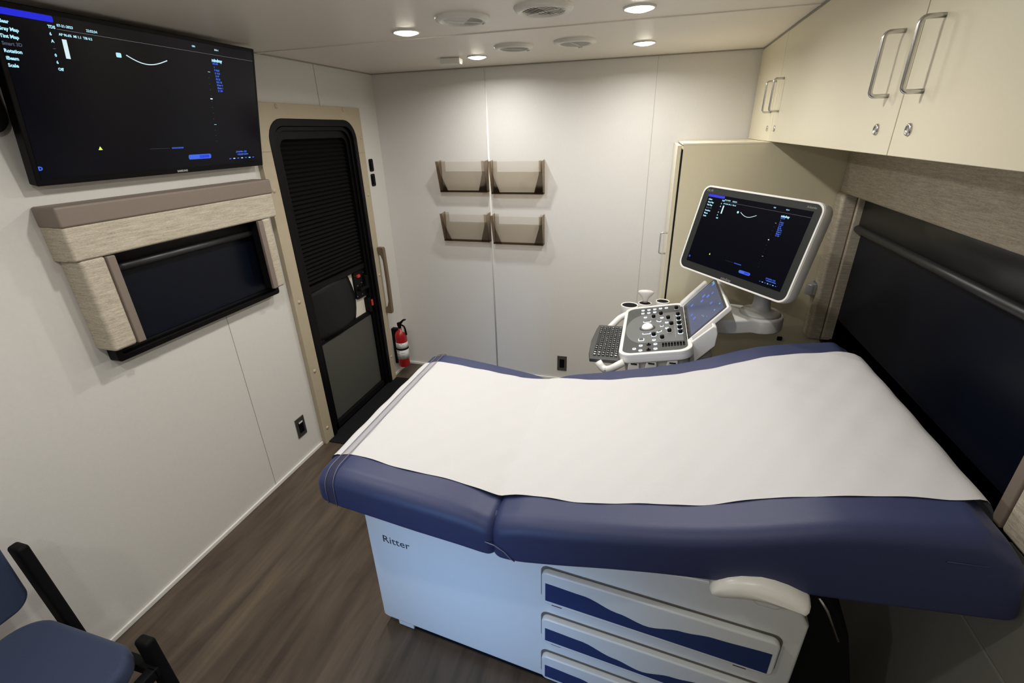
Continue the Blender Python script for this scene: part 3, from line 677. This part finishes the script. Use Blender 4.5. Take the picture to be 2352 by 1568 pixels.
# seams: welts following the section
def seam(x, top, bot, name, par, off=.001, r=.0016, front=True, dx=0, ymax=None):
    b = bmn(); zt = smooth_prof(top, x); zb = smooth_prof(bot, x); R2 = .048; pts = [(x+dx, YN-off, zb+.02)]
    for k in range(9): a = math.radians(180-90*k/8); pts.append((x+dx*(1-k/8), YN+R2+(R2+off)*math.cos(a), zt-R2+(R2+off)*math.sin(a)))
    for k in range(1, 8): pts.append((x, YN+R2+(YF-YN-2*R2)*k/8, zt+.004*math.sin(PI*k/8)+off*.6))
    for k in range(9): a = math.radians(90-90*k/8); pts.append((x, YF-R2+(R2+off)*math.cos(a), zt-R2+(R2+off)*math.sin(a)))
    pts.append((x, YF+off, zb+.02)); tube(b, pts, r, 6); return obj(name, b, NAVYS, par, smooth=True)
def strap(x0, x1):
    b = bmn(); rows = []
    for x in (x0, x1):
        zt = smooth_prof(TOP, x); zb = smooth_prof(BOT, x); R2 = .048; off = .0065; yf = yfar(x); row = [(x, YN-.002, zb+.01),(x, YN-.002, zt-R2)]
        for k in range(1, 9): a = math.radians(180-90*k/8); row.append((x, YN+R2+(R2+off*k/8+.001)*math.cos(a), zt-R2+(R2+off*k/8+.001)*math.sin(a)))
        for k in range(1, 8): row.append((x, YN+R2+(yf-YN-.03-R2)*k/8, zt+.004*math.sin(PI*k/8)+off))
        for k in range(9): a = math.radians(90-90*k/8); row.append((x, yf-.03+(.031+off*(1-k/8))*math.cos(a), zt-.03+(.031+off*(1-k/8))*math.sin(a)))
        rows.append(row)
    V_ = [[b.verts.new(p) for p in r_] for r_ in rows]
    for k in range(len(V_[0])-1): b.faces.new((V_[0][k],V_[0][k+1],V_[1][k+1],V_[1][k]))
    o = obj('paper_strap', b, STRAP, t, smooth=True); md = o.modifiers.new('s','SOLIDIFY'); md.thickness = .0006; md.offset = 1
    o['label'] = 'clear vinyl strap across the foot end'
    for row in rows:
        b = bmn(); tube(b, row, .0011, 6); obj('strap_edge', b, NAVYS, o, smooth=True)
strap(1.008, 1.036)
b = bmn(); tube(b, [(1.500,YN+.006,.700),(1.503,YN+.004,.735),(1.508,YN+.012,.765),(1.513,YN+.03,.790),(1.516,YN+.06,.800)], .0035, 8); obj('crease_welt', b, NAVY, main, smooth=True)
b = bmn(); tube(b, [(1.497,YN-.001,.742),(1.525,YN-.003,.738),(1.552,YN-.004,.722),(1.570,YN-.003,.700),(1.580,YN-.0,.690)], .0014, 8); obj('flap_seam', b, NAVYS, main, smooth=True)
# corner stitch at the head end
b = bmn(); tube(b, [(2.48,YN-.001,.958),(2.54,YN-.0005,.962),(2.565,YN+.004,.962)], .0018, 6); obj('corner_seam', b, NAVYS if False else NAVY, main, smooth=True)
# support frame beneath the cushion, darker
b = bmn(); prism(b, [(1.08,.735),(1.5,.690),(1.58,.685),(2.3,.785),(2.42,.797),(2.42,.785),(2.3,.755),(1.6,.62),(1.08,.62)], (-1.0,0), frame((0,-2.02,0),(1,0,0),(0,0,1)) @ Matrix.Translation((0,0,.0)))
for v in b.verts:
    if v.co.y > -1.5: v.co.y = -1.45
obj('top_frame', b, TBLW, t)
b = bmn(); prism(b, [(BL-.012,.72),(BL+.02,.735),(BL+.10,.60),(BL+.15,.40),(BL+.26,.03),(BL-.03,.03),(BL-.012,.42)], (-.46,-.04), TBF); obj('rear_shroud', b, BLACKM, t, bevel=.006)
b = bmn(); tube(b, [TBF@Vector(p) for p in ((BL+.006,.725,-.02),(BL+.03,.69,-.02),(BL+.072,.60,-.02))], .0035, 8); obj('shroud_edge', b, CHROME, t, smooth=True)
# paddle lever at near side
b = bmn()
out_up = [(1.088,.746),(1.092,.768),(1.104,.785),(1.122,.799),(1.149,.812),(1.190,.821),(1.218,.819),(1.247,.812),(1.288,.795),(1.296,.782)]
out_dn = [(1.294,.770),(1.272,.764),(1.243,.761),(1.201,.758),(1.159,.748),(1.130,.735),(1.109,.727),(1.094,.732)]
prof = out_up+out_dn; rings = []
cz = lambda x: .766+.020*math.sin(PI*min(max((x-1.09)/.2,0),1))
for d_, s in ((.0,.70),(.008,.97),(.020,1.0),(.040,.92),(.052,.62),(.056,.2)):
    rings.append([TBF@Vector((1.19+(p[0]-1.19)*(.88+.12*s), cz(p[0])+(p[1]-cz(p[0]))*s-(.10*d_), d_+.020)) for p in prof])
loft(b, rings); obj('release_paddle', b, IVORY, t, smooth=True)['label'] = 'ivory curved release paddle'
b = bmn(); prism(b, [(1.155,.775),(1.27,.775),(1.262,.722),(1.245,.702),(1.20,.702),(1.175,.722)], (0,.035), TBF); obj('paddle_bracket', b, TBLW, t, bevel=.01, seg=3)
b = bmn(); cyl(b, (1.035,-2.20,.742), (1.035,-2.20,.752), .006); box(b, 1.028, 1.042, -2.232, -2.20, .738, .746); obj('edge_clip', b, CHROME, t)
settle(t)

# paper sheet draped over the table
PN, PF = -2.162, -1.452
def top_z(x, y):
    if x <= 1.515: z = smooth_prof(TOP, max(x, 1.002))
    else: z = smooth_prof(TOP2, min(x, 2.605))
    r = (y-YN)/(YF-YN); return z+.004*math.sin(PI*min(max((y-YN-.048)/(yfar(x)-YN-.078), 0), 1))+.0026
PFX = [(1.0,-1.522),(1.4,-1.502),(1.52,-1.458),(1.75,-1.478),(1.92,-1.462),(2.2,-1.446),(2.6,-1.425),(2.7,-1.425)]
def paper():
    b = bmn(); rnd = random.Random(3); nx, ny = 150, 40; V = []
    xs = [(.963, -.10), (.9635,-.075), (.964,-.05), (.9645,-.03), (.967,-.016), (.976,-.005), (.990,.000)]+[(1.003+(2.548-1.003)*i/nx, 0) for i in range(nx+1)]+[(2.564,.000),(2.582,-.003),(2.598,-.012),(2.614,-.034),(2.634,-.08),(2.650,-.12)]
    for (x, dz) in xs:
        row = []
        for j in range(ny+1):
            v = j/ny; wob = .004*math.sin(x*9+1)+.0035*math.sin(x*23+2)
            tk_ = min(max((x-2.50)/.13, 0), 1)**1.6*.05; y = PN+tk_+(lin(PFX, x)-PN-2*tk_)*v+(wob if j < 3 else 0)
            xx = min(max(x, 1.003), 2.60)
            z = top_z(xx, y)+dz
            # the sheet bridges the crease and sags a little
            k = math.exp(-((x-1.52)/.055)**2); z += k*.012+.0012*min(max((x-2.45)/.05,0),1)
            z += .0012*math.sin(x*31+y*17)*math.sin(y*23+x*5)+.0008*math.sin(x*57-y*41)
            row.append(b.verts.new((x, y, z)))
        V.append(row)
    for A, B_ in zip(V, V[1:]):
        for j in range(ny): b.faces.new((A[j],A[j+1],B_[j+1],B_[j]))
    return b
o = obj('paper_sheet', paper(), PAPER, smooth=True); tag(o, 'white paper sheet covering the middle of the navy exam table', 'paper')

# ------------------------------------------------------------------ ultrasound machine
t = thing('ultrasound_machine', 'white ultrasound machine on a cart with control panel, touch screen and monitor', 'ultrasound machine', (2.1,-1.0,0))
# control panel
PO = Vector((1.790,-.745,.884)); PW, PH = .555, .262       # lateral width, depth
pF = frame(PO, (0,-1,0), (PH*.98,0,.050))
b = bmn(); prism(b, rrect(-.018,PW+.018,-.016,PH+.022,.055,8), (-.040,-.001), pF); obj('console_shell', b, UWHITE, t, bevel=.010, seg=4)
b = bmn(); ringplate(b, rrect(-.018,PW+.018,-.016,PH+.022,.055,8), rrect(0,PW,0,PH+.004,.045,8), (-.012,.006), pF); obj('console_rim', b, UWHITE, t, bevel=.004, seg=3)
b = bmn(); prism(b, rrect(0,PW,0,PH+.004,.045,8), (-.004,.001), pF); face = obj('console_face', b, UGREY, t)
b = bmn(); pts = []
for k in range(25):
    a = math.radians(90+180*k/24); pts.append((.5*PW+.32*PW*math.sin(a)*-1 if False else .5*PW+.318*PW*math.cos(math.radians(180*k/24)), .33*PH-.33*PH*math.sin(math.radians(180*k/24))*.98))
pts = [(.822*PW,.96*PH),(.178*PW,.96*PH)]+[(p[0],p[1]) for p in pts[::-1]]
prism(b, pts, (.001,.0016), pF); obj('console_inlay', b, UMID, face)['label'] = 'lighter grey inner zone'
P2 = lambda u, v: Matrix.Translation((u*PW, v*PH, .001))
for u, v in [(.068,.281),(.067,.392),(.065,.501),(.062,.609),(.06,.718),(.148,.282),(.148,.391),(.144,.502),(.256,.334),(.302,.631),(.426,.712),(.554,.712),(.918,.187),(.866,.288),(.956,.288),(.857,.52),(.944,.522),(.777,.496)]:
    b = bmn(); lathe(b, [(.0045,.002),(.005,.004),(.0078,.004),(.0085,.001),(.0085,0)], n=16, M=pF@P2(u,v)); o_ = obj('button', b, RING, t, smooth=True)
    b = bmn(); lathe(b, [(.0052,.0),(.0052,.0045),(.004,.005)], n=12, M=pF@P2(u,v)); obj('button_cap', b, ULGREY, o_, smooth=True)
for u, v, s in ((.496,.626,.008),(.753,.289,.013)):
    b = bmn(); prism(b, rrect(-s,s,-s,s,s*.4), (0,.004), pF@P2(u,v)); o_ = obj('button', b, RING, t, bevel=.001)
    b = bmn(); prism(b, rrect(-s*.7,s*.7,-s*.7,s*.7,s*.3), (.004,.0055), pF@P2(u,v)); obj('button_cap', b, UGREY, o_)
for u, v, rot, ln in ((.367,.37,90,.019),(.633,.37,90,.019),(.378,.578,50,.013),(.612,.583,-50,.013)):
    Mr = pF@P2(u,v)@Matrix.Rotation(math.radians(rot),4,'Z')
    b = bmn(); prism(b, rrect(-ln,ln,-.007,.007,.0068), (0,.004), Mr); o_ = obj('button', b, RING, t, bevel=.001)
    b = bmn(); prism(b, rrect(-ln+.004,ln-.004,-.0042,.0042,.004), (.004,.0052), Mr); obj('button_cap', b, UGREY, o_)
b = bmn(); lathe(b, [(.036,0),(.036,.002),(.031,.004),(.026,.003)], n=32, M=pF@P2(.504,.379)); tb = obj('trackball', b, UGREY, t, smooth=True)
b = bmn(); lathe(b, [(.026*math.cos(a), .002+.022*math.sin(a)) for a in [PI/2*k/8 for k in range(8)]]+[(.001,.024)], n=28, M=pF@P2(.504,.379)); obj('ball', b, BALL, tb, smooth=True)['label'] = 'glowing white ball'
for u, v in [(.284,.486),(.224,.617),(.344,.742),(.488,.79),(.636,.751),(.76,.63),(.688,.494),(.117,.9),(.28,.916),(.386,.919),(.487,.92),(.585,.922),(.679,.925)]:
    b = bmn(); lathe(b, [(.0115,0),(.0115,.002),(.0108,.003)], n=20, M=pF@P2(u,v)); o_ = obj('knob', b, RING if v > .9 or (u,v) == (.688,.494) else ULGREY, t, smooth=True)
    b = bmn(); lathe(b, [(.0085,.002),(.0092,.008),(.0085,.0165),(.006,.018)], n=20, M=pF@P2(u,v)); obj('knob_cap', b, BLACK, o_, smooth=True)['label'] = 'black knob cap'
for k in range(8):
    b = bmn(); prism(b, rrect(-.019,.019,-.0042,.0042,.002), (0,.0012), pF@P2(.878,.640+.0455*k)); o_ = obj('slider', b, BLACKM, t)
    b = bmn(); box(b, -.004, .004, -.003, .003, .001, .007, pF@P2(.870,.640+.0455*k)); obj('slider_cap', b, BLACK, o_)
for v_ in (.855,.951):
    b = bmn(); lathe(b, [(.010,0),(.009,.002)], n=16, M=pF@P2(v_,.414)); cyl(b, pF@Vector((v_*PW,.414*PH,.002)), pF@Vector((v_*PW,.414*PH,.010)), .003); obj('toggle', b, BLACKM, t)
b = bmn(); box(b, .25*PW, .76*PW, .842*PH, .846*PH, .001, .002, pF); obj('divider_line', b, ULGREY, face)
# keyboard drawer
kF = frame((1.640,-.890,.846), (0,-1,0), (1,0,.02))
b = bmn(); KW, KH = .395, .150
prism(b, [(0,.012),(.06,.004),(.2,-.004),(.34,.002),(KW,.012),(KW,KH),(0,KH)], (-.018,0), kF); kb = obj('keyboard', b, KEYG, t, bevel=.003)
b = bmn()
for r_ in range(6):
    nk = 15
    for c_ in range(nk):
        if r_ == 0 and 4 <= c_ <= 9: continue
        u = .035+(KW-.075)*c_/(nk-1); v = .030+.0185*r_
        prism(b, rrect(u-.008,u+.008,v-.0065,v+.0065,.0015,2), (0,.0035), kF)
box(b, .035+(KW-.075)*4/14-.008, .035+(KW-.075)*9/14+.008, .0235, .0365, 0, .0035, kF)
obj('keys', b, UBEZ, kb)['kind'] = 'stuff'
b = bmn(); rk = random.Random(5)
for r_ in range(6):
    for c_ in range(15):
        if r_ == 0 and 4 <= c_ <= 9: continue
        u = .035+(KW-.075)*c_/14; v = .030+.0185*r_; s = .0009+.0012*rk.random()+(.0016 if c_ > 12 and r_ in (0,1,4,5) else 0)
        box(b, u-s, u+s, v-s*1.3, v+s*.9, .0034, .0040, kF)
o_ = obj('key_legends', b, KEYW, kb); o_['kind'] = 'stuff'
# white handle loops beside the keyboard
b = bmn()
tube(b, fillet([(1.800,-1.315,.858),(1.745,-1.312,.815),(1.715,-1.300,.805),(1.690,-1.285,.835)], .02), .016, 14); obj('side_handle', b, UWHITE, t, smooth=True)
b = bmn(); tube(b, fillet([(1.800,-.745,.872),(1.745,-.770,.845),(1.700,-.880,.825)], .02), .016, 14); obj('side_handle', b, UWHITE, t, smooth=True)
# console underside and gel hooks
b = bmn(); prism(b, rrect(0,PW,.0,PH,.04,6), (-.095,-.038), pF); obj('console_body', b, UWHITE, t, bevel=.008)
hook_x = (1.842,1.912,1.995)
for hx in hook_x:
    b = bmn(); z = .862+(hx-1.8)*.14; prism(b, [(hx-.026,z-.055),(hx+.026,z-.055),(hx+.019,z+.004),(hx-.019,z+.004)], (0,.012), frame((0,-1.303,0),(1,0,0),(0,0,1))); o_ = obj('holder_hook', b, UWHITE, t, bevel=.004)
    b = bmn(); box(b, hx-.013, hx+.013, -1.318, -1.314, z-.016, z-.011); obj('hook_slot', b, BLACKM, o_, bevel=.001)
# touch screen
TSW, TSH = .415, .212
tsF = frame((2.047,-.790,.932), (0,-1,0), (.136,0,.165))
b = bmn(); prism(b, rrect(-.008,TSW+.008,-.008,TSH+.008,.012), (-.022,0), tsF); ts = obj('touch_screen', b, UWHITE, t, bevel=.005, seg=3)
b = bmn(); prism(b, rrect(0,TSW,0,TSH,.006), (0,.0012), tsF); obj('touch_bezel', b, mat('touch_bezel_black', (.012,.012,.013), .2), ts)
b = bmn(); box(b, .012, TSW-.012, .030, TSH-.010, .0012, .0018, tsF); obj('touch_glass', b, TSCR, ts)
b = bmn(); rg = random.Random(9)
for u, v, s in ((.06,.19,.012),(.10,.13,.014),(.145,.15,.013),(.14,.115,.012),(.155,.175,.01),(.09,.06,.012),(.25,.155,.010),(.20,.05,.011),(.26,.06,.012),(.33,.19,.006),(.35,.16,.006),(.30,.10,.005),(.32,.105,.005),(.35,.12,.004)):
    prism(b, rrect(u-s,u+s,v-s*.6,v+s*.6,.003,3), .0003, tsF@Matrix.Translation((0,0,.002)), 1 if s > .007 else 0)
prism(b, rrect(.025,.07,.19,.20,.002,3), .0003, tsF@Matrix.Translation((0,0,.0022)), 0)
obj('touch_icons', b, [mat('icon_cyan', (0,0,0), .5, emit=(.3,.7,.9), es=.5), mat('icon_blue', (0,0,0), .5, emit=(.13,.22,.75), es=.75)], ts)
# side bins under the touch screen
b = bmn(); prism(b, [(2.062,.948),(2.136,1.026),(2.150,1.022),(2.158,.996),(2.156,.940),(2.082,.852),(2.066,.852)], (.0,.055), frame((0,-1.196,0),(1,0,0),(0,0,1))); sb = obj('side_bin', b, UWHITE, t, bevel=.005, seg=3)
b = bmn(); Fs = frame((2.062,-1.200,.948),(0,-1,0),(.074,0,.078)); prism(b, rrect(.008,.042,.008,.104,.004), (-.001,.0012), Fs); obj('bin_inset', b, ULGREY, sb)['label'] = 'grey inset on the bin top'
b = bmn(); prism(b, [(0,0),(.100,.120),(.116,.112),(.116,.06),(.018,-.05),(0,-.05)], (.0,.045), frame((2.040,-.735,.948),(1,0,0),(0,0,1))); obj('side_bin', b, UWHITE, t, bevel=.008, seg=3)
# arm to the monitor
AZ = 1.020; AC = Vector((2.348,-1.02))
b = bmn(); pts = [(2.13,-.90),(2.20,-.90),(2.30,-.925)]
for k in range(13): a = math.radians(115-230*k/12); pts.append((AC.x+.095*math.cos(a), AC.y+.095*math.sin(a)))
pts += [(2.26,-1.125),(2.20,-1.14),(2.13,-1.14)]
prism(b, pts, (AZ-.072,AZ-.006)); obj('monitor_arm', b, UWHITE, t, bevel=.010, seg=3)
b = bmn(); lathe(b, [(.080,0),(.083,.006),(.076,.014),(.060,.018),(.040,.022),(.034,.05),(.032,.11),(.030,.16)], (AC.x,AC.y,AZ-.008), 32); obj('monitor_neck', b, ULGREY, t, smooth=True)
b = bmn(); tube(b, fillet([(AC.x,AC.y,AZ+.13),(AC.x+.02,AC.y+.05,AZ+.25),(2.27,-1.02,1.33)], .05), .024, 14); obj('monitor_hinge', b, ULGREY, t, smooth=True)
# monitor
ya, ti, ro = -.862, .249, -.033
n0 = Vector((math.sin(ya), -math.cos(ya), 0)); r0 = Vector((math.cos(ya), math.sin(ya), 0)); u0 = Vector((0,0,1))*math.cos(ti)-n0*math.sin(ti)
r2 = r0*math.cos(ro)+u0*math.sin(ro); u2 = -r0*math.sin(ro)+u0*math.cos(ro)
mF = frame((2.219,-1.055,1.336), r2, u2); MW, MH = .560, .370
b = bmn(); rings = []
for s, z, r_ in ((1.0,.0,.035),(1.006,-.006,.036),(1.006,-.030,.036),(1.0,-.052,.038),(.975,-.066,.045),(.90,-.078,.05),(.75,-.084,.05)):
    rings.append([mF@Vector((p[0],p[1],z)) for p in rrect(-MW/2*s,MW/2*s,-MH/2*s,MH/2*s,r_,6)])
loft(b, rings); mon = obj('monitor', b, UWHITE, t, smooth=True)
b = bmn(); ringplate(b, rrect(-MW/2,MW/2,-MH/2,MH/2,.035), rrect(-MW/2+.007,MW/2-.007,-MH/2+.007,MH/2-.007,.030), (-.004,.003), mF); obj('monitor_rim', b, UWHITE, mon, bevel=.001)
b = bmn(); prism(b, rrect(-MW/2+.006,MW/2-.006,-MH/2+.006,MH/2-.006,.030), (-.002,.001), mF); obj('monitor_bezel', b, UBEZ, mon)
SW, SH = .486, .298
b = bmn(); prism(b, [(-SW/2,-SH/2),(SW/2,-SH/2),(SW/2,SH/2),(-SW/2,SH/2)], (.001,.0016), mF@Matrix.Translation((0,.003,0))); scr = obj('monitor_screen', b, SCRM, mon)
o_ = graphics('monitor_graphics', mF@Matrix.Translation((0,.003,0)), SW, SH, mon, .0018, 1.05)
b = bmn(); text_bm(b, 'mindray', -.030, -MH/2+.010, .016, mF@Matrix.Translation((0,0,.0012)), bold=.0004); obj('brand_lettering', b, mat('brand_print_dim', (.17,.17,.17), .4), mon); b = bmn(); text_bm(b, 'DC-70', -MW/2+.020, MH/2-.024, .012, mF@Matrix.Translation((0,0,.0012)), bold=.0003); obj('model_lettering', b, MATS['brand_print_dim'], mon); b = bmn(); text_bm(b, 'X-Insight', MW/2-.068, MH/2-.024, .010, mF@Matrix.Translation((0,0,.0012)), bold=.0003)
obj('series_lettering', b, MATS['brand_print_dim'], mon)
# probe holders on the far side
for cx, cy, r_ in ((1.790,-.682,.045),(1.868,-.676,.034),(1.957,-.676,.034)):
    b = bmn(); zt = .892+(cx-1.79)*.19
    lathe(b, [(r_*.8,-.075),(r_,-.06),(r_*1.04,-.004),(r_*1.04,0),(r_*.90,.0),(r_*.86,-.008),(r_*.84,-.055),(.004,-.056)], (cx,cy,zt), 28); hc = obj('probe_cup', b, UWHITE, t, smooth=True)
    b = bmn(); lathe(b, [(r_*.885,-.008),(r_*.885,-.0025),(.004,-.0025)], (cx,cy,zt), 24); obj('cup_liner', b, BLACKM, hc)
    b = bmn(); prism(b, [(cx-.010,.0),(cx+.010,.0),(cx+.010,.06),(cx-.010,.06)], (zt-.06,zt-.025), Matrix.Translation((0,cy-.095,0))); obj('cup_bracket', b, UWHITE, hc)
# cart column, base and wheels
b = bmn(); prism(b, rrect(1.93,2.17,-1.16,-.86,.04), (.16,.85)); obj('cart_column', b, UWHITE, t, bevel=.01)
b = bmn(); prism(b, rrect(1.72,2.40,-1.24,-.78,.08), (.09,.20)); obj('cart_base', b, ULGREY, t, bevel=.015, seg=3)
for wx in (1.80,2.32):
    for wy in (-1.17,-.85):
        b = bmn(); cyl(b, (wx,wy-.018,.05), (wx,wy+.018,.05), .05, 24); box(b, wx-.012, wx+.012, wy-.012, wy+.012, .05, .10); obj('caster', b, BLACKM, t, bevel=.003)
# cables and connector block seen under the console
for cx_, zc in ((1.865,.80),(1.94,.81)):
    b = bmn(); prism(b, rrect(cx_-.016,cx_+.016,-1.285,-1.255,.008), (zc-.10,zc+.03)); obj('hook_post', b, UWHITE, t, bevel=.003)
b = bmn(); tube(b, fillet([(1.90,-1.27,.84),(1.905,-1.28,.80),(1.985,-1.27,.80),(1.99,-1.26,.84)], .02), .010, 10); obj('cable', b, BLACKM, t, smooth=True)
settle(t)
# curved probe standing in the middle cup
b = bmn(); rings = []
for z, w_, d_ in ((-.018,.011,.010),(.0,.013,.012),(.012,.015,.013),(.026,.024,.015),(.040,.033,.016),(.052,.037,.016),(.060,.035,.014),(.066,.024,.010),(.068,.010,.006)):
    rings.append([(w_*math.cos(a), d_*math.sin(a), z) for a in [2*PI*k/20 for k in range(20)]])
loft(b, rings); o = obj('ultrasound_probe', b, mat('probe_ivory', (.66,.62,.57), .4), smooth=True); o.location = (1.868,-.676,.9235)
o.scale = (1.12,1.0,.80)
tag(o, 'pale curved ultrasound probe standing in the middle cup beside the control panel', 'probe')

# ------------------------------------------------------------------ chair in the lower left corner
t = thing('guest_chair', 'navy padded chair with thick black legs in the lower left corner', 'chair', (.35,-2.88,0))
def post(x0, y0, z0, x1, y1, z1, w_=.052, d_=.03):
    b = bmn(); rings = []
    for x, y, z in ((x0,y0,z0),(x1,y1,z1-.012),(x1,y1,z1)):
        q = .86 if z == z1 else 1
        rings.append([(x-w_/2*q,y-d_/2*q,z),(x+w_/2*q,y-d_/2*q,z),(x+w_/2*q,y+d_/2*q,z),(x-w_/2*q,y+d_/2*q,z)])
    loft(b, rings); return obj('leg', b, BLACKM, t, bevel=.008, seg=3)
post(.215,-2.583,0,.165,-2.583,.700); post(.215,-3.15,0,.165,-3.15,.710)
post(.588,-2.602,0,.572,-2.602,.470); post(.600,-3.15,0,.590,-3.15,.495)
b = bmn(); prism(b, rrect(.13,.585,-3.13,-2.615,.09,8), (.385,.450)); obj('seat', b, CHAIRBL, t, bevel=.022, seg=4)
b = bmn(); prism(b, rrect(-3.12,-2.612,.525,.80,.05,8), (-.02,.02), frame((.150,0,-.022),(0,1,0),(0,0,1))); obj('backrest', b, CHAIRBL, t, bevel=.015, seg=4)
b = bmn(); box(b, .19, .60, -2.63, -2.60, .34, .375); box(b, .19, .60, -3.15, -3.12, .34, .375); box(b, .57, .60, -3.13, -2.62, .34, .375); box(b, .19, .215, -3.13, -2.62, .34, .375); obj('seat_frame', b, BLACKM, t, bevel=.004)
settle(t)
